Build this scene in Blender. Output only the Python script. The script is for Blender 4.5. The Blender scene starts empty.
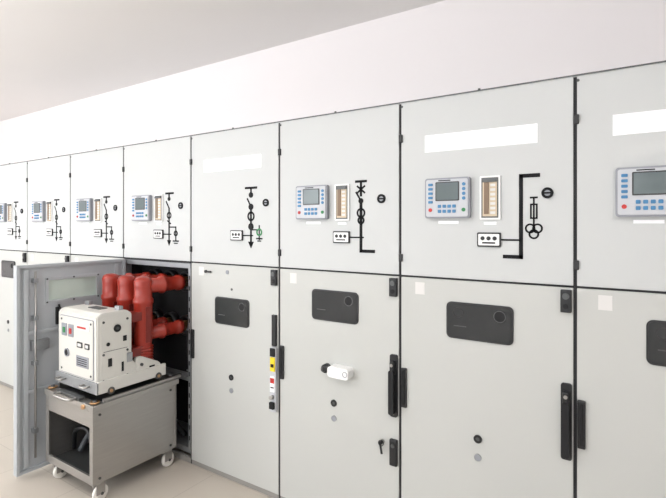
import bpy, bmesh, math
from mathutils import Vector, Matrix

# ------------------------------------------------------------------ materials
def lin(c):
    c = c/255.0
    return c/12.92 if c <= 0.04045 else ((c+0.055)/1.055)**2.4
def rgb(r, g, b): return (lin(r), lin(g), lin(b), 1)

def mat(name, col, rough=0.5, metal=0.0, noise=0.0, nscale=20, bump=0.0, bscale=200, stretch=None,
        trans=0.0, emit=0.0, spec=0.5, coat=0.0):
    m = bpy.data.materials.new(name); m.use_nodes = True
    nt = m.node_tree; b = nt.nodes['Principled BSDF']
    b.inputs['Base Color'].default_value = col
    b.inputs['Roughness'].default_value = rough
    b.inputs['Metallic'].default_value = metal
    b.inputs['Specular IOR Level'].default_value = spec
    b.inputs['Transmission Weight'].default_value = trans
    b.inputs['Coat Weight'].default_value = coat
    if emit:
        b.inputs['Emission Color'].default_value = col
        b.inputs['Emission Strength'].default_value = emit
    tc = nt.nodes.new('ShaderNodeTexCoord')
    mp = nt.nodes.new('ShaderNodeMapping')
    nt.links.new(tc.outputs['Object'], mp.inputs['Vector'])
    if stretch: mp.inputs['Scale'].default_value = stretch
    if noise:
        n = nt.nodes.new('ShaderNodeTexNoise'); n.inputs['Scale'].default_value = nscale
        n.inputs['Detail'].default_value = 4
        nt.links.new(mp.outputs[0], n.inputs['Vector'])
        mr = nt.nodes.new('ShaderNodeMapRange')
        mr.inputs[3].default_value = 1-noise; mr.inputs[4].default_value = 1+noise
        nt.links.new(n.outputs['Fac'], mr.inputs[0])
        vm = nt.nodes.new('ShaderNodeVectorMath'); vm.operation = 'SCALE'
        vm.inputs[0].default_value = col[:3]
        nt.links.new(mr.outputs[0], vm.inputs['Scale'])
        nt.links.new(vm.outputs[0], b.inputs['Base Color'])
    if bump:
        n2 = nt.nodes.new('ShaderNodeTexNoise'); n2.inputs['Scale'].default_value = bscale
        nt.links.new(mp.outputs[0], n2.inputs['Vector'])
        bp = nt.nodes.new('ShaderNodeBump'); bp.inputs['Strength'].default_value = bump
        bp.inputs['Distance'].default_value = 0.002
        nt.links.new(n2.outputs['Fac'], bp.inputs['Height'])
        nt.links.new(bp.outputs[0], b.inputs['Normal'])
    return m

M = {}
M['panel'] = mat('powder_coat_light_grey', rgb(193,196,196), 0.5, noise=0.012, nscale=3, bump=0.04, bscale=500, spec=0.4)
M['doorc'] = mat('powder_coat_door_grey', rgb(187,189,186), 0.42, noise=0.012, nscale=3, bump=0.04, bscale=500, spec=0.4)
M['inner'] = mat('door_inner_grey', rgb(176,181,185), 0.4, noise=0.02, nscale=4)
M['edge'] = mat('steel_edge', rgb(120,123,126), 0.4, 0.6, noise=0.05)
M['galv'] = mat('galvanised_sheet', rgb(160,163,166), 0.42, 0.7, noise=0.08, nscale=25)
M['gap'] = mat('gap_dark', rgb(40,41,44), 0.7, noise=0.05)
M['plinth'] = mat('plinth_grey', rgb(140,138,134), 0.6, noise=0.05)
M['black'] = mat('black_plastic', rgb(22,23,26), 0.42, noise=0.1, nscale=40)
M['blackm'] = mat('black_matte', rgb(14,15,18), 0.75, noise=0.1, nscale=30)
M['ink'] = mat('black_vinyl', rgb(18,19,22), 0.6, noise=0.02, spec=0.2)
M['glassd'] = mat('dark_viewing_glass', rgb(44,47,48), 0.10, noise=0.15, nscale=6, spec=0.55)
M['glass'] = mat('pale_green_glass', rgb(212,226,218), 0.15, noise=0.03, spec=0.6, trans=0.35)
M['white'] = mat('white_plastic', rgb(236,237,236), 0.35, noise=0.01)
M['label'] = mat('label_white', rgb(246,247,250), 0.3, noise=0.005)
M['sticker'] = mat('sticker_pale', rgb(212,211,209), 0.4, noise=0.01)
M['hmi'] = mat('relay_face_grey', rgb(188,191,196), 0.4, noise=0.01)
M['hmi_edge'] = mat('relay_bezel_grey', rgb(140,143,150), 0.4, noise=0.01)
M['lcd'] = mat('lcd_grey', rgb(94,106,108), 0.15, noise=0.03, nscale=30)
M['blue'] = mat('button_blue', rgb(58,120,165), 0.4, noise=0.02)
M['red'] = mat('button_red', rgb(180,35,30), 0.4, noise=0.02)
M['green'] = mat('button_green', rgb(30,120,65), 0.4, noise=0.02)
M['yellow'] = mat('tag_yellow', rgb(228,200,28), 0.45, noise=0.02)
M['beige'] = mat('relay_recess_beige', rgb(200,184,158), 0.5, noise=0.03)
M['brown'] = mat('relay_recess_brown', rgb(125,104,84), 0.5, noise=0.05)
M['epoxy'] = mat('red_epoxy', rgb(150,46,34), 0.28, noise=0.06, nscale=10, spec=0.5)
M['epoxyd'] = mat('red_epoxy_dark', rgb(116,32,24), 0.4, noise=0.06, nscale=10)
M['bkwhite'] = mat('breaker_cover_white', rgb(206,205,199), 0.42, noise=0.015, bump=0.05)
M['steel'] = mat('brushed_stainless', rgb(168,166,163), 0.34, 0.85, noise=0.08, nscale=6, stretch=(1,1,14))
M['steeld'] = mat('dark_zinc', rgb(90,92,92), 0.45, 0.7, noise=0.1)
M['copper'] = mat('silvered_copper', rgb(190,150,110), 0.3, 0.9, noise=0.05)
M['rubber'] = mat('hose_grey', rgb(72,76,80), 0.55, noise=0.05)
M['caster'] = mat('caster_white_nylon', rgb(228,226,220), 0.4, noise=0.02)
M['wall'] = mat('wall_white_paint', rgb(250,246,247), 0.85, noise=0.008, nscale=2, bump=0.08, bscale=120)
M['ceil'] = mat('ceiling_paint', rgb(240,237,235), 0.9, noise=0.008, nscale=2, bump=0.05, bscale=120)
M['tube'] = mat('fill_pendant_diffuser', (1,0.98,0.96,1), 0.4, emit=3.0)  # glowing underside of the added fill pendants
M['wframe'] = mat('window_frame_white', rgb(235,235,235), 0.4, noise=0.01)

def floor_mat():
    m = bpy.data.materials.new('floor_pale_tile'); m.use_nodes = True
    nt = m.node_tree; b = nt.nodes['Principled BSDF']
    tc = nt.nodes.new('ShaderNodeTexCoord')
    br = nt.nodes.new('ShaderNodeTexBrick')
    br.offset = 0; br.inputs['Scale'].default_value = 1.0
    br.inputs['Brick Width'].default_value = 0.6; br.inputs['Row Height'].default_value = 0.6
    br.inputs['Mortar Size'].default_value = 0.0025
    br.inputs['Color1'].default_value = rgb(190,182,171); br.inputs['Color2'].default_value = rgb(187,179,168)
    br.inputs['Mortar'].default_value = rgb(168,160,150)
    nt.links.new(tc.outputs['Object'], br.inputs['Vector'])
    nt.links.new(br.outputs['Color'], b.inputs['Base Color'])
    b.inputs['Roughness'].default_value = 0.4
    return m
M['floor'] = floor_mat()

# ------------------------------------------------------------------ mesh builder
class MB:
    def __init__(s):
        s.bm = bmesh.new(); s.mats = []
    def mi(s, k):
        if k not in s.mats: s.mats.append(k)
        return s.mats.index(k)
    def _merge(s, b2, k, smooth=False):
        i = s.mi(k)
        vm = {}
        for v in b2.verts: vm[v] = s.bm.verts.new(v.co)
        for f in b2.faces:
            try:
                nf = s.bm.faces.new([vm[v] for v in f.verts])
                nf.material_index = i; nf.smooth = smooth
            except ValueError: pass
        b2.free()
    def box(s, x0, x1, y0, y1, z0, z1, k, bev=0.0, seg=2, rot=None):
        b = bmesh.new(); bmesh.ops.create_cube(b, size=1)
        c = Vector(((x0+x1)/2, (y0+y1)/2, (z0+z1)/2))
        bmesh.ops.scale(b, vec=(abs(x1-x0), abs(y1-y0), abs(z1-z0)), verts=b.verts)
        if bev: bmesh.ops.bevel(b, geom=b.edges[:], offset=bev, segments=seg, affect='EDGES', profile=0.6)
        if rot is not None: bmesh.ops.rotate(b, cent=(0,0,0), matrix=rot, verts=b.verts)
        bmesh.ops.translate(b, vec=c, verts=b.verts)
        s._merge(b, k); return s
    def cyl(s, p0, p1, r, k, r2=None, seg=24, smooth=True):
        p0 = Vector(p0); p1 = Vector(p1); d = p1-p0
        b = bmesh.new()
        bmesh.ops.create_cone(b, cap_ends=True, segments=seg, radius1=r, radius2=r if r2 is None else r2, depth=d.length)
        q = Vector((0,0,1)).rotation_difference(d.normalized()).to_matrix()
        bmesh.ops.rotate(b, cent=(0,0,0), matrix=q, verts=b.verts)
        bmesh.ops.translate(b, vec=(p0+p1)/2, verts=b.verts)
        i = s.mi(k); vm = {}
        for v in b.verts: vm[v] = s.bm.verts.new(v.co)
        for f in b.faces:
            nf = s.bm.faces.new([vm[v] for v in f.verts]); nf.material_index = i
            nf.smooth = smooth and len(f.verts) == 4
        b.free(); return s
    def lathe(s, prof, base, k, axis=(0,0,1), seg=32, smooth=True):
        b = bmesh.new(); rings = []
        q = Vector((0,0,1)).rotation_difference(Vector(axis).normalized()).to_matrix()
        base = Vector(base)
        for r, h in prof:
            ring = []
            for j in range(seg):
                a = 2*math.pi*j/seg
                ring.append(b.verts.new(base + q @ Vector((max(r,1e-4)*math.cos(a), max(r,1e-4)*math.sin(a), h))))
            rings.append(ring)
        for a_, c_ in zip(rings[:-1], rings[1:]):
            for j in range(seg):
                b.faces.new([a_[j], a_[(j+1)%seg], c_[(j+1)%seg], c_[j]])
        b.faces.new(rings[0][::-1]); b.faces.new(rings[-1])
        s._merge(b, k, smooth); return s
    def prism(s, pts, y0, y1, k):   # polygon in xz, extruded along y
        b = bmesh.new()
        a = [b.verts.new((x, y0, z)) for x, z in pts]
        c = [b.verts.new((x, y1, z)) for x, z in pts]
        n = len(pts)
        b.faces.new(a); b.faces.new(c[::-1])
        for j in range(n):
            b.faces.new([a[j], c[j], c[(j+1)%n], a[(j+1)%n]])
        bmesh.ops.recalc_face_normals(b, faces=b.faces[:])
        s._merge(b, k); return s
    def prismx(s, pts, x0, x1, k, bev=0.006):   # polygon in yz, extruded along x
        b = bmesh.new()
        a = [b.verts.new((x0, y, z)) for y, z in pts]
        c = [b.verts.new((x1, y, z)) for y, z in pts]
        n = len(pts)
        b.faces.new(a); b.faces.new(c[::-1])
        for j in range(n):
            b.faces.new([a[j], c[j], c[(j+1)%n], a[(j+1)%n]])
        bmesh.ops.recalc_face_normals(b, faces=b.faces[:])
        bmesh.ops.bevel(b, geom=b.edges[:], offset=bev, segments=2, affect='EDGES')
        s._merge(b, k); return s
    def rrect(s, x0, x1, z0, z1, r, y0, y1, k):
        pts = []
        for cx, cz, a0 in ((x1-r,z1-r,0),(x0+r,z1-r,90),(x0+r,z0+r,180),(x1-r,z0+r,270)):
            for j in range(6):
                a = math.radians(a0+j*18); pts.append((cx+r*math.cos(a), cz+r*math.sin(a)))
        return s.prism(pts, y0, y1, k)
    def line(s, x1, z1, x2, z2, w, y0, y1, k):
        d = Vector((x2-x1, z2-z1))
        if d.length < 1e-6: return s
        d.normalize(); n = Vector((-d.y, d.x))*w/2; e = d*w/2
        P = [(x1-e.x+n.x, z1-e.y+n.y), (x1-e.x-n.x, z1-e.y-n.y), (x2+e.x-n.x, z2+e.y-n.y), (x2+e.x+n.x, z2+e.y+n.y)]
        return s.prism(P, y0, y1, k)
    def disc(s, cx, cz, r, y0, y1, k, seg=24):
        return s.prism([(cx+r*math.cos(2*math.pi*j/seg), cz+r*math.sin(2*math.pi*j/seg)) for j in range(seg)], y0, y1, k)
    def ring(s, cx, cz, r, w, y0, y1, k, seg=28):
        b = bmesh.new(); R = []
        for rr, y in ((r,y0),(r+w,y0),(r+w,y1),(r,y1)):
            R.append([b.verts.new((cx+rr*math.cos(2*math.pi*j/seg), y, cz+rr*math.sin(2*math.pi*j/seg))) for j in range(seg)])
        for q in range(4):
            A = R[q]; B = R[(q+1)%4]
            for j in range(seg): b.faces.new([A[j], A[(j+1)%seg], B[(j+1)%seg], B[j]])
        bmesh.ops.recalc_face_normals(b, faces=b.faces[:])
        s._merge(b, k); return s
    def tube(s, pts, r, k, seg=12, sub=8):
        P = [Vector(p) for p in pts]; P = [P[0]*2-P[1]] + P + [P[-1]*2-P[-2]]
        C = []
        for i in range(1, len(P)-2):
            for j in range(sub):
                t = j/sub
                C.append(0.5*((2*P[i]) + (-P[i-1]+P[i+1])*t + (2*P[i-1]-5*P[i]+4*P[i+1]-P[i+2])*t*t + (-P[i-1]+3*P[i]-3*P[i+1]+P[i+2])*t**3))
        C.append(P[-2])
        b = bmesh.new(); rings = []; up = Vector((0.13,0.21,0.97)).normalized()
        for i, c in enumerate(C):
            d = (C[min(i+1,len(C)-1)]-C[max(i-1,0)]).normalized()
            a = d.cross(up)
            if a.length < 1e-3: a = d.cross(Vector((1,0,0)))
            a.normalize(); up = a.cross(d).normalized()
            rings.append([b.verts.new(c + r*(math.cos(2*math.pi*j/seg)*a + math.sin(2*math.pi*j/seg)*up)) for j in range(seg)])
        for A, B in zip(rings[:-1], rings[1:]):
            for j in range(seg): b.faces.new([A[j], A[(j+1)%seg], B[(j+1)%seg], B[j]])
        b.faces.new(rings[0]); b.faces.new(rings[-1][::-1])
        bmesh.ops.recalc_face_normals(b, faces=b.faces[:])
        s._merge(b, k, True); return s
    def finish(s, name, parent=None, world=False, loc=None):
        me = bpy.data.meshes.new(name)
        if world and parent is not None:
            bmesh.ops.translate(s.bm, vec=-Vector(parent.location), verts=s.bm.verts)
        s.bm.to_mesh(me); s.bm.free()
        for k in s.mats: me.materials.append(M[k])
        o = bpy.data.objects.new(name, me); bpy.context.collection.objects.link(o)
        if parent is not None: o.parent = parent
        return o

def empty(name, loc):
    e = bpy.data.objects.new(name, None); e.empty_display_size = 0.2
    e.location = loc; bpy.context.collection.objects.link(e); return e

# ------------------------------------------------------------------ room
XL, XR, YF, YB, H = -9.2, 2.6, -4.2, 1.22, 3.36
MB().box(XL-0.15, XR+0.15, YF-0.2, YB+0.15, -0.1, 0.0, 'floor').finish('floor')
MB().box(XL-0.15, XR+0.15, YF-0.2, YB+0.15, H, H+0.12, 'ceil').finish('ceiling')
MB().box(XL-0.15, XR+0.15, YB, YB+0.15, 0, H, 'wall').finish('wall_back')
MB().box(XL-0.15, XL, YF, YB, 0, H, 'wall').finish('wall_left')
MB().box(XR, XR+0.15, YF, YB, 0, H, 'wall').finish('wall_right')
wins = [(-8.2,-6.0), (-5.2,-3.0), (-2.2,0.0)]
w = MB()
w.box(XL-0.15, XR+0.15, YF-0.2, YF, 0, 0.9, 'wall').box(XL-0.15, XR+0.15, YF-0.2, YF, 2.7, H, 'wall')
xs = [XL-0.15] + [v for p in wins for v in p] + [XR+0.15]
for i in range(0, len(xs), 2): w.box(xs[i], xs[i+1], YF-0.2, YF, 0.9, 2.7, 'wall')
w.finish('wall_front')
for i, (a, b) in enumerate(wins):
    f = MB(); t = 0.06; y0, y1 = YF-0.14, YF-0.06
    f.box(a, b, y0, y1, 0.9, 0.9+t, 'wframe').box(a, b, y0, y1, 2.7-t, 2.7, 'wframe')
    f.box(a, a+t, y0, y1, 0.9, 2.7, 'wframe').box(b-t, b, y0, y1, 0.9, 2.7, 'wframe')
    f.box((a+b)/2-t/2, (a+b)/2+t/2, y0, y1, 0.9, 2.7, 'wframe')
    f.box(a, b, YF-0.05, YF+0.04, 0.87, 0.9, 'wframe')
    f.finish('window_%d' % (i+1))
MB().box(XL, XR, YF, YF+0.015, 0, 0.09, 'wframe').finish('baseboard_front')
MB().box(XL, XL+0.015, YF+0.015, YB, 0, 0.09, 'wframe').finish('baseboard_left')
MB().box(XR-0.015, XR, YF+0.015, YB, 0, 0.09, 'wframe').finish('baseboard_right')

# ------------------------------------------------------------------ switchgear cabinets
W = 0.8; HT = 2.292; ZM = 1.411; DEP = 1.15; YS = -0.0018; ZB = 0.035

def sld(b, typ):
    """mimic diagram strips on the upper panel"""
    L = lambda x1,z1,x2,z2,w=0.013: b.line(x1,z1,x2,z2,w,YS,0.001,'ink')
    b.rrect(0.396,0.502,1.570,1.636,0.006,-0.010,0.001,'black')
    b.rrect(0.402,0.496,1.577,1.629,0.004,-0.012,-0.009,'white')
    for q in (0.422,0.449,0.476): b.disc(q,1.609,0.0095,-0.0145,-0.011,'black',12)
    b.box(0.42,0.478,-0.013,-0.011,1.585,1.592,'ink')
    L(0.502,1.603,0.585,1.603,0.008)
    b.ring(0.695,1.808,0.013,0.011,-0.006,0.001,'ink'); b.disc(0.695,1.808,0.013,-0.004,0.001,'hmi_edge')
    b.line(0.683,1.808,0.707,1.808,0.007,-0.007,-0.002,'ink')
    if typ == 'transformer':
        L(0.587,1.528,0.587,1.887,0.017); L(0.587,1.887,0.657,1.887,0.017); L(0.518,1.528,0.587,1.528,0.017)
        L(0.640,1.79,0.640,1.665,0.007); L(0.628,1.79,0.652,1.79,0.008)
        for sx in (0.628,0.652): L(sx,1.70,sx,1.76,0.007)
        L(0.628,1.70,0.652,1.70,0.007); L(0.628,1.76,0.652,1.76,0.007)
        for cx, cz in ((0.625,1.655),(0.655,1.655),(0.640,1.630)): b.ring(cx,cz,0.014,0.008,YS,0.001,'ink')
    elif typ == 'feeder':
        L(0.571,1.90,0.571,1.83,0.013); L(0.541,1.905,0.601,1.905,0.013)
        L(0.550,1.878,0.592,1.845,0.010); L(0.550,1.845,0.592,1.878,0.010)
        L(0.571,1.80,0.542,1.845,0.010)
        L(0.571,1.80,0.571,1.53,0.017); L(0.571,1.53,0.648,1.53,0.017)
        b.ring(0.571,1.735,0.017,0.010,YS,0.001,'ink'); b.ring(0.571,1.695,0.012,0.010,YS,0.001,'ink')
        b.disc(0.571,1.80,0.015,YS-0.001,0.001,'ink')
    elif typ == 'coupler':
        L(0.57,1.905,0.57,1.86,0.013); L(0.525,1.905,0.615,1.905,0.014)
        b.disc(0.57,1.86,0.018,YS-0.001,0.001,'ink'); L(0.54,1.835,0.57,1.785,0.011)
        b.disc(0.57,1.785,0.020,YS-0.001,0.001,'ink'); L(0.57,1.785,0.57,1.55,0.014)
        b.ring(0.57,1.725,0.019,0.012,YS,0.001,'ink'); b.disc(0.57,1.66,0.022,YS-0.001,0.001,'ink')
        L(0.57,1.64,0.63,1.64,0.008); L(0.64,1.665,0.64,1.58,0.009)
        L(0.618,1.585,0.662,1.585,0.009); L(0.628,1.570,0.652,1.570,0.007)
        b.ring(0.64,1.625,0.014,0.010,YS-0.001,0.001,'green')
        b.prism([(0.545,1.565),(0.595,1.565),(0.57,1.522)],YS,0.001,'ink')
    else:
        L(0.565,1.90,0.565,1.86,0.014); L(0.530,1.90,0.610,1.90,0.014)
        b.disc(0.565,1.86,0.015,YS-0.001,0.001,'ink'); L(0.534,1.84,0.565,1.79,0.011)
        L(0.565,1.79,0.565,1.545,0.014); b.ring(0.565,1.74,0.016,0.010,YS,0.001,'ink')
        L(0.548,1.70,0.582,1.68,0.009)
        L(0.565,1.655,0.640,1.655,0.009); L(0.640,1.655,0.640,1.56,0.010)
        L(0.612,1.555,0.668,1.555,0.010); L(0.624,1.539,0.656,1.539,0.008)
        b.ring(0.640,1.61,0.012,0.009,YS-0.001,0.001,'ink')
        b.prism([(0.542,1.560),(0.588,1.560),(0.565,1.520)],YS,0.001,'ink')

def hmi(b):
    x0, x1, z0, z1 = 0.146, 0.366, 1.702, 1.896
    b.rrect(x0,x1,z0,z1,0.012,-0.024,0.001,'hmi_edge')
    b.rrect(x0+0.008,x1-0.008,z0+0.008,z1-0.008,0.009,-0.029,-0.023,'hmi')
    F = -0.029
    b.rrect(x0+0.056,x1-0.048,z0+0.083,z1-0.020,0.004,F-0.002,F+0.001,'black')
    b.rrect(x0+0.061,x1-0.053,z0+0.088,z1-0.025,0.002,F-0.003,F-0.001,'lcd')
    for j in range(5):
        z = z1-0.032-j*0.021
        b.rrect(x0+0.020,x0+0.042,z-0.006,z+0.006,0.003,F-0.004,F+0.001,'blue')
    for j in range(4):
        z = z1-0.034-j*0.022
        b.disc(x1-0.026,z,0.008,F-0.004,F+0.001,'blue',14)
    for j in range(4):
        for i in range(2):
            b.rrect(x0+0.068+j*0.024,x0+0.084+j*0.024,z0+0.026+i*0.024,z0+0.041+i*0.024,0.003,F-0.004,F+0.001,'blue')
    b.disc(x0+0.030,z0+0.040,0.009,F-0.004,F+0.001,'red',16)
    b.disc(x1-0.027,z0+0.040,0.009,F-0.004,F+0.001,'green',16)
    b.box(x0+0.070,x0+0.130,F-0.001,F+0.001,z1-0.016,z1-0.011,'ink')
    b.box(x0+0.06,x1-0.06,-0.002,0.001,z0-0.026,z0-0.012,'label')

def slot(b):
    b.rrect(0.408,0.500,1.695,1.895,0.004,-0.010,0.001,'white')
    b.box(0.416,0.492,-0.0115,-0.008,1.703,1.887,'steeld')
    b.box(0.422,0.486,-0.0125,-0.009,1.710,1.880,'beige')
    b.box(0.429,0.450,-0.0165,-0.010,1.72,1.87,'brown')
    for j in range(7): b.box(0.457,0.479,-0.015,-0.010,1.72+j*0.021,1.732+j*0.021,'sticker')
    b.box(0.422,0.486,-0.02,-0.010,1.866,1.880,'steeld')
    b.box(0.425,0.481,-0.003,0.001,1.672,1.684,'label')

def lower_door_features(b, kind, window=True):
    if window:
        if kind == 'coupler': z0, z1 = 1.02, 1.19
        else: z0, z1 = 1.135, 1.30
        b.rrect(0.248,0.556,z0-0.004,z1+0.004,0.024,-0.006,0.001,'black')
        b.rrect(0.256,0.548,z0+0.003,z1-0.003,0.019,-0.0085,-0.005,'glassd')
        b.ring(0.497,z1-0.045,0.024,0.003,-0.0105,-0.007,'steeld')
        b.disc(0.497,z1-0.045,0.024,-0.0095,-0.007,'blackm')
        if kind == 'transformer':
            b.ring(0.305,z1-0.045,0.022,0.003,-0.0105,-0.007,'black')
        b.box(0.285,0.345,-0.0095,-0.007,z0+0.055,z0+0.059,'steeld')
    b.box(0.747,0.789,-0.020,0.001,1.303,1.398,'black',0.004)
    b.disc(0.768,1.372,0.013,-0.026,-0.018,'steeld'); b.disc(0.768,1.330,0.011,-0.024,-0.018,'blackm')
    b.box(0.010,0.040,-0.014,0.001,0.745,0.945,'black',0.005)
    b.box(0.018,0.032,-0.018,-0.012,0.76,0.93,'blackm',0.003)
    b.ring(0.397,0.676,0.009,0.010,-0.006,0.001,'black'); b.disc(0.397,0.676,0.009,-0.004,0.001,'steeld')
    b.disc(0.397,0.59,0.015,-0.003,0.001,'hmi_edge'); b.ring(0.397,0.59,0.014,0.003,-0.004,0.001,'galv')
    b.box(0.085,0.135,-0.0015,0.001,1.325,1.385,'sticker')
    if kind != 'coupler':
        b.rrect(0.748,0.790,0.685,1.005,0.010,-0.012,0.001,'black')
        b.rrect(0.755,0.783,0.705,0.93,0.010,-0.045,-0.030,'blackm')
        b.box(0.758,0.780,-0.034,-0.010,0.71,0.735,'black',0.003)
        b.box(0.757,0.781,-0.036,-0.010,0.905,0.975,'black',0.006)
        b.disc(0.769,0.955,0.008,-0.038,-0.030,'steel')
    if kind == 'feeder':
        b.box(0.748,0.790,-0.020,0.001,0.435,0.570,'black',0.006)
        b.disc(0.769,0.54,0.010,-0.024,-0.018,'steeld')
        b.cyl((0.355,0.001,0.868),(0.355,-0.032,0.868),0.024,'black')
        b.cyl((0.355,-0.03,0.868),(0.355,-0.05,0.868),0.014,'steeld')
        b.box(0.352,0.405,-0.052,-0.030,0.860,0.886,'black',0.004)
        b.rrect(0.392,0.525,0.838,0.897,0.018,-0.060,-0.001,'white')
        b.ring(0.505,0.868,0.012,0.003,-0.062,-0.055,'hmi_edge')
        b.disc(0.70,0.54,0.012,-0.010,0.001,'steel'); b.box(0.696,0.704,-0.03,-0.008,0.53,0.55,'black')
        b.line(0.700,0.535,0.708,0.49,0.010,-0.028,-0.022,'black'); b.ring(0.704,0.54,0.012,0.004,-0.027,-0.023,'black')
    if kind == 'coupler':
        b.box(0.752,0.785,-0.016,0.001,0.935,1.125,'black',0.004)
        b.rrect(0.745,0.792,0.540,0.930,0.008,-0.022,0.001,'hmi')
        b.box(0.750,0.787,-0.030,-0.020,0.875,0.925,'blackm',0.003)
        b.box(0.750,0.787,-0.028,-0.020,0.785,0.870,'yellow',0.003)
        b.box(0.750,0.787,-0.028,-0.020,0.66,0.755,'label',0.003)
        b.box(0.757,0.780,-0.030,-0.026,0.81,0.83,'ink')
        b.box(0.754,0.784,-0.030,-0.026,0.715,0.745,'red')
        b.box(0.757,0.780,-0.030,-0.026,0.685,0.692,'ink')
        b.box(0.752,0.785,-0.040,-0.020,0.56,0.60,'blackm',0.003)
        b.cyl((0.768,-0.02,0.63),(0.768,-0.045,0.63),0.013,'steel')
        b.disc(0.16,1.355,0.010,-0.012,0.001,'black'); b.rrect(0.165,0.215,1.349,1.361,0.004,-0.014,-0.008,'black')
        b.disc(0.36,1.36,0.014,-0.003,0.001,'hmi_edge'); b.disc(0.40,1.25,0.008,-0.003,0.001,'steeld')

def cabinet(x0, typ, open_=False, label=True):
    e = empty('switchgear_cabinet', (x0, 0, 0))
    b = MB()
    b.box(0.0006, 0.006, 0.006, DEP, 0, HT, 'gap'); b.box(W-0.006, W-0.0006, 0.006, DEP, 0, HT, 'gap')
    b.box(0.001, W-0.001, DEP-0.01, DEP, 0, HT, 'panel'); b.box(0.0, W, 0.0, DEP, HT-0.003, HT+0.003, 'panel')
    b.box(0.0, W, -0.003, 0.02, HT-0.001, HT+0.005, 'steeld')
    b.box(0.001, W-0.001, 0.024, DEP, ZM-0.02, ZM+0.02, 'galv')
    b.box(0.006, W-0.006, 0.006, 0.03, 0.0, ZB, 'plinth')
    b.box(0.006, W-0.006, 0.012, 0.03, ZM-0.012, ZM+0.012, 'gap')
    b.box(0.001, W-0.001, 0.03, DEP, 0.05, 0.09, 'galv')
    for z in (2.11, 1.503):
        b.box(-0.003, 0.016, -0.010, 0.004, z-0.020, z+0.020, 'black', 0.003)
    b.cyl((0.012,-0.004,HT-0.02),(0.012,0.01,HT-0.02),0.006,'steeld')
    b.cyl((0.40,0.01,HT+0.003),(0.40,0.01,HT+0.014),0.006,'steeld')
    b.finish('cabinet_shell', e)
    b = MB()
    b.box(0.008, W-0.006, 0.0, 0.022, ZM+0.005, HT-0.003, 'panel', 0.002)
    if label: b.box(0.136, 0.655, -0.0015, 0.001, 2.028, 2.112, 'label')
    sld(b, typ)
    if typ in ('transformer','feeder','incomer'): hmi(b); slot(b)
    b.finish('instrument_panel', e)
    if not open_:
        b = MB()
        b.box(0.008, W-0.006, 0.0, 0.022, ZB, ZM-0.005, 'doorc', 0.002)
        lower_door_features(b, typ)
        b.finish('lower_door', e)
    return e

B0 = -0.237
cabinet(B0+W, 'feeder'); cabinet(B0, 'transformer')
cabinet(B0-W, 'transformer'); cabinet(B0-2*W, 'feeder', label=False); cabinet(B0-3*W, 'coupler')
D = cabinet(B0-4*W, 'incomer', open_=True, label=False)
for i in (5,6,7,8): cabinet(B0-i*W, 'incomer', label=False)

# --- open compartment interior
b = MB()
b.box(0.006,0.010,0.02,DEP-0.02,0.09,ZM-0.02,'galv'); b.box(W-0.010,W-0.006,0.02,DEP-0.02,0.09,ZM-0.02,'galv')
b.box(0.010,0.035,0.004,0.05,0.09,ZM-0.02,'galv'); b.box(W-0.030,W-0.007,0.004,0.05,0.09,ZM-0.02,'galv')
b.box(0.010,W-0.007,0.002,0.03,ZM-0.045,ZM-0.012,'galv')
for j in range(16):
    b.box(W-0.022,W-0.015,0.001,0.006,0.16+j*0.075,0.19+j*0.075,'blackm')
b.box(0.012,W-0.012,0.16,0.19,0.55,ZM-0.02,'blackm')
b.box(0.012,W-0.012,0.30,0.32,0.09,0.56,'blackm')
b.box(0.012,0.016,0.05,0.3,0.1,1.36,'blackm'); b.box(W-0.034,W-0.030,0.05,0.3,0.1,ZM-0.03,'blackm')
b.box(0.035,W-0.035,0.05,0.13,0.55,0.575,'galv')
for px in (-2.84,-3.03,-3.22):
    lx = px-(B0-4*W)
    for z in (1.25,0.925):
        b.lathe([(0.075,0),(0.075,0.05),(0.062,0.052),(0.062,0.01)], (lx,0.16,z), 'black', axis=(0,-1,0))
b.finish('compartment_interior', D)
b = MB()
for i,(x,r) in enumerate(((0.70,0.016),(0.665,0.012),(0.73,0.011))):
    b.tube([(x,0.14,1.36),(x+0.012,0.11,1.1),(x-0.015,0.10,0.8),(x+0.01,0.11,0.45),(x-0.01,0.12,0.12)], r, 'black' if i != 2 else 'rubber')
b.tube([(0.10,0.13,0.55),(0.2,0.05,0.42),(0.4,0.06,0.3),(0.62,0.10,0.12)],0.018,'black')
for z in (1.2,0.9,0.6): b.box(0.645,0.75,0.09,0.13,z,z+0.012,'galv')
b.finish('control_wiring', D)

# --- open door (hinged on the left side, swung 90 degrees, inner side faces +x)
b = MB()
DW = 0.78
Y0, Y1 = -DW, -0.01
xo, xi = 0.004, 0.026
wy0, wy1, wz0, wz1 = -0.575, -0.235, 1.15, 1.29
def dbox(y0,y1,z0,z1,x0=xo,x1=xi,k='inner',bev=0.0): b.box(x0,x1,y0,y1,z0,z1,k,bev)
dbox(Y0,wy0,ZB,ZM-0.006); dbox(wy1,Y1,ZB,ZM-0.006); dbox(wy0,wy1,ZB,wz0); dbox(wy0,wy1,wz1,ZM-0.006)
dbox(Y0,Y0+0.018,ZB,ZM-0.006,xi,xi+0.022); dbox(Y1-0.018,Y1,ZB,ZM-0.006,xi,xi+0.022)
dbox(Y0+0.018,Y1-0.018,ZB,ZB+0.018,xi,xi+0.022); dbox(Y0+0.018,Y1-0.018,ZM-0.024,ZM-0.006,xi,xi+0.022)
dbox(Y0+0.045,Y0+0.075,ZB+0.03,ZM-0.04,xi,xi+0.016,'inner',0.003); dbox(Y1-0.085,Y1-0.055,ZB+0.03,ZM-0.04,xi,xi+0.016,'inner',0.003)
dbox(Y0+0.075,Y1-0.085,0.94,0.965,xi,xi+0.014,'inner',0.003); dbox(Y0+0.075,Y1-0.085,0.55,0.575,xi,xi+0.014,'inner',0.003)
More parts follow.
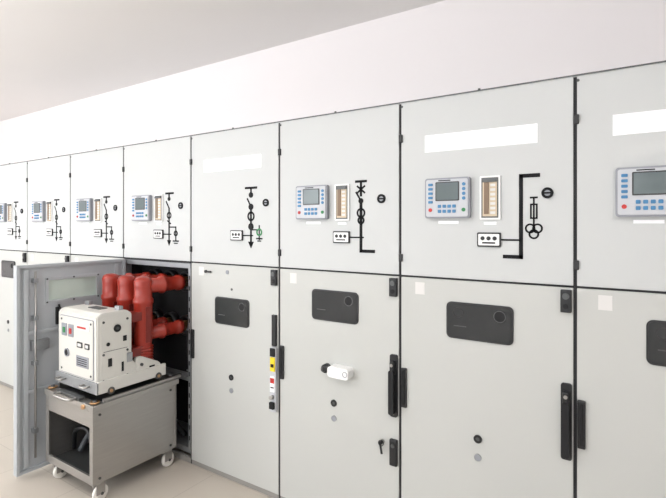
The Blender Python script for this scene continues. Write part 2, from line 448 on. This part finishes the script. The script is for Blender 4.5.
for (a,c,z0,z1) in ((wy0-0.02,wy1+0.02,wz0-0.02,wz0),(wy0-0.02,wy1+0.02,wz1,wz1+0.02),(wy0-0.02,wy0,wz0,wz1),(wy1,wy1+0.02,wz0,wz1)):
    dbox(a,c,z0,z1,xi,xi+0.006,'inner')
for yy in (wy0-0.01,(wy0+wy1)/2,wy1+0.01):
    for zz in (wz0-0.01,wz1+0.01): b.cyl((xi+0.004,yy,zz),(xi+0.010,yy,zz),0.006,'steeld',seg=10)
dbox(wy0,wy1,wz0,wz1,xo+0.008,xo+0.014,'glass')
b.cyl((xi+0.03,Y0+0.11,0.12),(xi+0.03,Y0+0.11,1.36),0.007,'steel',seg=12)
for z in (0.3,0.75,1.05,1.3): dbox(Y0+0.095,Y0+0.125,z-0.015,z+0.015,xi,xi+0.042,'galv',0.003)
dbox(Y0+0.09,Y0+0.20,0.83,0.90,xi,xi+0.03,'galv',0.004)
dbox(-0.53,-0.50,0.98,1.10,xi,xi+0.022,'black',0.004)
b.tube([(xi+0.02,-0.515,1.12),(xi+0.03,-0.50,1.04),(xi+0.025,-0.46,0.99),(xi+0.02,-0.40,0.985),(xi+0.02,-0.25,0.99),(xi+0.03,-0.08,1.0)],0.006,'blackm')
b.box(xi,xi+0.03,-0.36,-0.31,0.98,1.02,'black',0.003)
for z in (0.25,0.72,1.25): b.cyl((0.016,-0.006,z-0.04),(0.016,-0.006,z+0.04),0.009,'steeld',seg=12)
b.finish('lower_door', D)

# ------------------------------------------------------------------ transfer cart
CX0, CX1, CY0, CY1 = -3.275, -2.70, -0.665, -0.05
cart = empty('breaker_transfer_cart', ((CX0+CX1)/2, (CY0+CY1)/2, 0))
b = MB()
ZT = 0.60
b.box(CX0,CX0+0.05,CY0,CY1,ZT-0.035,ZT,'steel',0.003); b.box(CX1-0.05,CX1,CY0,CY1,ZT-0.035,ZT,'steel',0.003)
b.box(CX0+0.05,CX1-0.05,CY0,CY0+0.06,ZT-0.035,ZT,'steel',0.003); b.box(CX0+0.05,CX1-0.05,CY1-0.05,CY1,ZT-0.035,ZT,'steel',0.003)
b.box(CX0+0.05,CX1-0.05,CY0+0.06,CY1-0.05,ZT-0.03,ZT-0.022,'steeld')
b.finish('top_deck', cart, world=True)
b = MB()
zb, zt = 0.125, ZT-0.035
b.box(CX1-0.018,CX1-0.014,CY0+0.01,CY1-0.01,zb,zt,'steel'); b.box(CX0+0.014,CX0+0.018,CY0+0.01,CY1-0.01,zb,zt,'steel')
for x in (CX0+0.01,CX1-0.045):
    b.box(x,x+0.035,CY0+0.005,CY0+0.02,zb,zt,'steel',0.002)
    b.box(x,x+0.035,CY1-0.03,CY1-0.015,zb,zt,'steel',0.002)
b.box(CX0+0.045,CX1-0.045,CY0+0.006,CY0+0.02,zt-0.10,zt,'steel',0.002)
b.box(CX0+0.045,CX1-0.045,CY0+0.006,CY0+0.02,zb,zb+0.05,'steel',0.002)
b.box(CX0+0.018,CX1-0.018,CY0+0.02,CY1-0.03,zb,zb+0.012,'steeld')
b.box(CX0+0.018,CX1-0.018,CY1-0.034,CY1-0.030,zb+0.012,zt,'steeld')
for z in (zb+0.03,zt-0.03):
    for y in (CY0+0.05,CY1-0.06): b.cyl((CX1-0.015,y,z),(CX1-0.008,y,z),0.008,'steeld',seg=6)
b.finish('sheet_body', cart, world=True)
b = MB()
b.box(CX1-0.035,CX1-0.015,CY0+0.08,CY1+0.03,ZT,ZT+0.018,'steel',0.002); b.box(CX0+0.015,CX0+0.035,CY0+0.08,CY1+0.03,ZT,ZT+0.018,'steel',0.002)
for x in (CX0+0.04,CX1-0.04):
    b.cyl((x,CY0+0.035,ZT-0.02),(x,CY0+0.035,ZT+0.020),0.012,'steeld',seg=12)
    b.cyl((x,CY0+0.035,ZT+0.004),(x,CY0+0.035,ZT+0.012),0.028,'copper',seg=20)
    b.box(x-0.012,x+0.012,CY1-0.02,CY1+0.045,ZT+0.002,ZT+0.020,'steeld',0.003)
b.box(-3.12,-2.86,CY0+0.005,CY0+0.045,ZT,ZT+0.018,'steeld',0.003)
b.tube([(-3.08,CY0+0.02,ZT+0.008),(-3.08,CY0-0.035,ZT+0.010),(-2.99,CY0-0.045,ZT+0.010),(-2.90,CY0-0.035,ZT+0.010),(-2.90,CY0+0.02,ZT+0.008)],0.008,'steel')
b.cyl((-2.80,CY0-0.01,ZT-0.02),(-2.80,CY0+0.03,ZT-0.02),0.014,'copper')
b.finish('deck_fittings', cart, world=True)
b = MB()
b.tube([(-3.15,-0.50,0.16),(-3.10,-0.42,0.30),(-2.98,-0.38,0.22),(-2.88,-0.42,0.17),(-2.78,-0.34,0.28),(-2.76,-0.2,0.2)],0.018,'rubber')
b.tube([(-3.2,-0.3,0.2),(-3.05,-0.45,0.2),(-2.9,-0.42,0.28),(-2.8,-0.45,0.18),(-2.9,-0.3,0.16)],0.015,'black')
b.tube([(-3.22,-0.50,0.16),(-3.16,-0.52,0.30),(-3.05,-0.50,0.32),(-2.95,-0.52,0.22),(-2.85,-0.53,0.17)],0.014,'black')
b.finish('stored_hoses', cart, world=True)
b = MB()
for x in (CX0+0.06,CX1-0.05):
    for y in (CY0+0.06,CY1-0.07):
        b.cyl((x,y,0.112),(x,y,0.127),0.034,'steel')
        b.box(x-0.021,x-0.017,y-0.02,y+0.035,0.045,0.115,'steel',0.001); b.box(x+0.017,x+0.021,y-0.02,y+0.035,0.045,0.115,'steel',0.001)
        b.box(x-0.021,x+0.021,y-0.02,y+0.02,0.108,0.113,'steel')
        b.lathe([(0.02,-0.013),(0.043,-0.013),(0.048,-0.006),(0.048,0.006),(0.043,0.013),(0.02,0.013)],(x,y+0.015,0.048),'caster',axis=(1,0,0))
        b.cyl((x-0.025,y+0.015,0.048),(x+0.025,y+0.015,0.048),0.009,'steeld',seg=10)
b.finish('casters', cart, world=True)

# ------------------------------------------------------------------ withdrawn circuit breaker
BX0, BX1, BY0 = -3.225, -2.77, -0.60
brk = empty('vacuum_circuit_breaker', ((BX0+BX1)/2, -0.35, 0.622))
b = MB()   # truck base
b.box(BX0-0.02,BX1+0.02,BY0-0.012,BY0,0.64,0.71,'galv',0.003)
b.box(BX0-0.02,BX0,BY0,-0.12,0.64,0.70,'bkwhite',0.003); b.box(BX1,BX1+0.02,BY0,-0.12,0.64,0.715,'bkwhite',0.003)
b.box(BX0,BX1,BY0,-0.12,0.66,0.668,'steeld'); b.box(BX0,BX1,-0.13,-0.12,0.64,0.70,'galv')
for x in (BX0-0.010,BX1+0.010):
    for y in (-0.52,-0.18):
        b.cyl((x-0.014,y,0.645),(x+0.014,y,0.645),0.023,'steeld'); b.cyl((x-0.017,y,0.645),(x+0.017,y,0.645),0.010,'copper')
for x in (-3.14,-2.86):
    b.tube([(x-0.03,BY0-0.01,0.68),(x-0.03,BY0-0.045,0.68),(x+0.03,BY0-0.045,0.68),(x+0.03,BY0-0.01,0.68)],0.006,'steel',sub=5)
b.finish('truck_base', brk, world=True)
b = MB()   # mechanism housing
prof = [(BY0,0.665),(BY0,1.105),(BY0+0.03,1.125),(-0.40,1.125),(-0.365,1.10),(-0.365,0.80),(-0.33,0.76),(-0.33,0.665)]
b.prismx(prof, BX0, BX1, 'bkwhite')
b.prismx([(-0.335,0.69),(-0.335,0.80),(-0.29,0.80),(-0.16,0.735),(-0.13,0.69)], BX1-0.03, BX1+0.004, 'bkwhite')
b.prismx([(-0.335,0.69),(-0.335,0.80),(-0.29,0.80),(-0.16,0.735),(-0.13,0.69)], BX0-0.004, BX0+0.03, 'bkwhite')
s_ = BX1
b.prismx([(BY0+0.025,0.69),(BY0+0.025,1.085),(BY0+0.045,1.10),(-0.41,1.10),(-0.385,1.08),(-0.385,0.69)], s_-0.002, s_+0.0035, 'bkwhite', 0.0015)
s_ += 0.003
b.cyl((s_-0.002,-0.47,1.02),(s_+0.006,-0.47,1.02),0.024,'black'); b.cyl((s_,-0.47,1.02),(s_+0.010,-0.47,1.02),0.010,'steeld')
b.box(s_-0.002,s_+0.002,-0.43,-0.405,0.93,0.965,'blackm'); b.box(s_-0.002,s_+0.002,-0.53,-0.505,0.79,0.84,'blackm')
b.box(s_-0.002,s_+0.002,-0.44,-0.425,0.74,0.80,'blackm'); b.box(s_-0.002,s_+0.0015,-0.56,-0.40,0.885,0.888,'steeld')
b.cyl((s_-0.002,-0.53,0.93),(s_+0.003,-0.53,0.93),0.012,'blackm',seg=16)
for y in (-0.56,-0.40):
    for z in (0.71,0.87,1.07): b.cyl((s_-0.001,y,z),(s_+0.004,y,z),0.008,'steeld',seg=8)
b.box(s_,s_+0.012,-0.405,-0.37,0.79,0.85,'galv',0.003)
b.cyl((s_+0.002,-0.30,0.75),(s_+0.012,-0.30,0.75),0.010,'steeld')
b.box(s_,s_+0.006,-0.24,-0.20,0.705,0.725,'blackm')
for x in (BX0+0.05,BX1-0.05):
    b.box(x-0.025,x+0.025,-0.44,-0.41,1.122,1.15,'galv',0.004)
b.box(-3.05,-2.92,-0.50,-0.44,1.123,1.130,'steeld',0.002)
b.finish('mechanism_housing', brk, world=True)
b = MB()   # front face controls
f0 = BY0
b.rrect(-3.195,-2.80,0.715,1.085,0.014,f0-0.003,f0+0.002,'hmi_edge')
b.rrect(-3.19,-2.805,0.72,1.08,0.012,f0-0.006,f0+0.002,'bkwhite')
b.rrect(-3.165,-3.105,0.955,1.035,0.006,f0-0.010,f0-0.004,'hmi_edge')
b.rrect(-3.145,-3.120,0.975,1.010,0.004,f0-0.014,f0-0.008,'green')
b.rrect(-3.085,-3.025,0.955,1.035,0.006,f0-0.010,f0-0.004,'hmi_edge')
b.rrect(-3.068,-3.043,0.975,1.010,0.004,f0-0.014,f0-0.008,'red')
b.rrect(-2.99,-2.84,1.01,1.045,0.004,f0-0.008,f0-0.004,'sticker')
b.box(-2.98,-2.88,f0-0.009,f0-0.007,1.022,1.034,'red')
b.rrect(-2.98,-2.92,0.90,0.935,0.003,f0-0.010,f0-0.004,'black'); b.rrect(-2.89,-2.84,0.90,0.935,0.003,f0-0.010,f0-0.004,'black')
b.box(-2.97,-2.93,f0-0.011,f0-0.009,0.908,0.927,'sticker'); b.box(-2.88,-2.85,f0-0.011,f0-0.009,0.908,0.927,'sticker')
b.disc(-3.10,0.85,0.020,f0-0.012,f0-0.004,'blackm'); b.ring(-3.10,0.85,0.020,0.006,f0-0.014,f0-0.004,'hmi_edge')
b.rrect(-2.99,-2.85,0.78,0.85,0.004,f0-0.008,f0-0.004,'hmi_edge')
for j in range(4): b.box(-2.98,-2.87,f0-0.0095,f0-0.007,0.792+j*0.013,0.796+j*0.013,'ink')
for x in (-3.17,-2.825):
    for z in (0.74,1.06): b.disc(x,z,0.007,f0-0.009,f0-0.004,'steeld',10)
b.finish('front_controls', brk, world=True)

PY = -0.235
for i, px in enumerate((-2.84,-3.03,-3.22)):
    b = MB()
    prof = [(0.045,0.735),(0.052,0.74)]
    z = 0.745
    for j in range(6):
        prof += [(0.064,z+0.003),(0.066,z+0.009),(0.054,z+0.013),(0.054,z+0.017)]; z += 0.019
    prof += [(0.056,z+0.01),(0.060,z+0.05),(0.060,1.13),(0.066,1.14),(0.066,1.165),(0.058,1.175),(0.058,1.25),
             (0.060,1.285),(0.052,1.305),(0.030,1.317),(0.001,1.32)]
    b.lathe([(r,h) for r,h in prof], (px,PY,0), 'epoxy')
    for zc, r in ((1.25,0.050),(0.925,0.044)):
        b.lathe([(r,0),(r,0.13),(r+0.010,0.135),(r+0.012,0.15),(r+0.002,0.158),(r,0.20),(r-0.003,0.27),(r+0.006,0.275),(r+0.006,0.31),(r-0.008,0.315),(r-0.010,0.29)],
                (px,PY,zc), 'epoxy', axis=(0,1,0))
        b.cyl((px,PY+0.28,zc),(px,PY+0.37,zc),0.028,'copper')
        for q in range(12):
            a = 2*math.pi*q/12
            b.cyl((px+0.034*math.cos(a),PY+0.30,zc+0.034*math.sin(a)),(px+0.031*math.cos(a),PY+0.385,zc+0.031*math.sin(a)),0.006,'copper',seg=6)
    b.box(px-0.045,px+0.045,-0.345,PY,0.80,0.86,'epoxyd',0.008); b.box(px-0.045,px+0.045,-0.37,PY,1.03,1.09,'epoxyd',0.008)
    b.cyl((px,PY,0.668),(px,PY,0.745),0.03,'epoxyd')
    for s in (-1,1): b.box(px+s*0.060-0.004,px+s*0.060+0.004,PY-0.02,PY+0.02,0.88,1.12,'epoxyd',0.002)
    b.finish('pole_%d' % (i+1), brk, world=True)

# ------------------------------------------------------------------ lights: added out-of-view fill pendants + daylight
for X in (-7.0,-4.4,-1.8,0.8):  # unseen pendants, added to brighten the ceiling and room
    e = empty('added_fill_pendant', (X, -2.3, H))
    b = MB(); b.box(-0.62,0.62,-0.09,0.09,-0.50,-0.44,'wframe',0.006); b.box(-0.59,0.59,-0.07,0.07,-0.508,-0.498,'tube')
    for q in (-0.5,0.5):
        b.cyl((q,0,-0.44),(q,0,0),0.005,'steel',seg=8); b.cyl((q,0,-0.02),(q,0,0),0.03,'wframe')
    b.finish('fill_pendant_body', e)
    for nm, z, rx, en in (('fill_downlight',-0.515,0,13),('ceiling_fill_uplight',-0.43,math.pi,33)):  # added fill: one lamp down, a stronger one up to lift the ceiling
        l = bpy.data.lights.new(nm,'AREA'); l.shape='RECTANGLE'; l.size=1.2; l.size_y=0.16
        l.energy = en; l.color = (1,0.985,0.97)
        o = bpy.data.objects.new(nm, l); o.location=(0,0,z); o.rotation_euler=(rx,0,0)
        o.parent=e; bpy.context.collection.objects.link(o)
for (a, c), en in zip(wins, (125,82,42)):
    l = bpy.data.lights.new('window_daylight','AREA'); l.shape='RECTANGLE'; l.size=c-a-0.1; l.size_y=1.7
    l.energy = en; l.color=(0.96,0.98,1)
    o = bpy.data.objects.new('window_daylight', l); o.location=((a+c)/2, YF-0.25, 1.8)
    o.rotation_euler=(math.radians(90),0,0); bpy.context.collection.objects.link(o)

wd = bpy.data.worlds.new('sky'); bpy.context.scene.world = wd; wd.use_nodes = True
nt = wd.node_tree; bg = nt.nodes['Background']
bg.inputs[0].default_value = (0.9,0.95,1,1); bg.inputs[1].default_value = 0.8

# ------------------------------------------------------------------ camera
cam = bpy.data.cameras.new('camera'); cam.sensor_width = 36; cam.lens = 25.4; cam.shift_y = -0.036
co = bpy.data.objects.new('camera', cam); bpy.context.collection.objects.link(co)
co.location = (0, -2.194, 1.67); co.rotation_euler = (math.radians(90), 0, math.radians(33.4))
bpy.context.scene.camera = co
bpy.context.scene.view_settings.view_transform = 'Standard'
bpy.context.scene.view_settings.exposure = -0.13
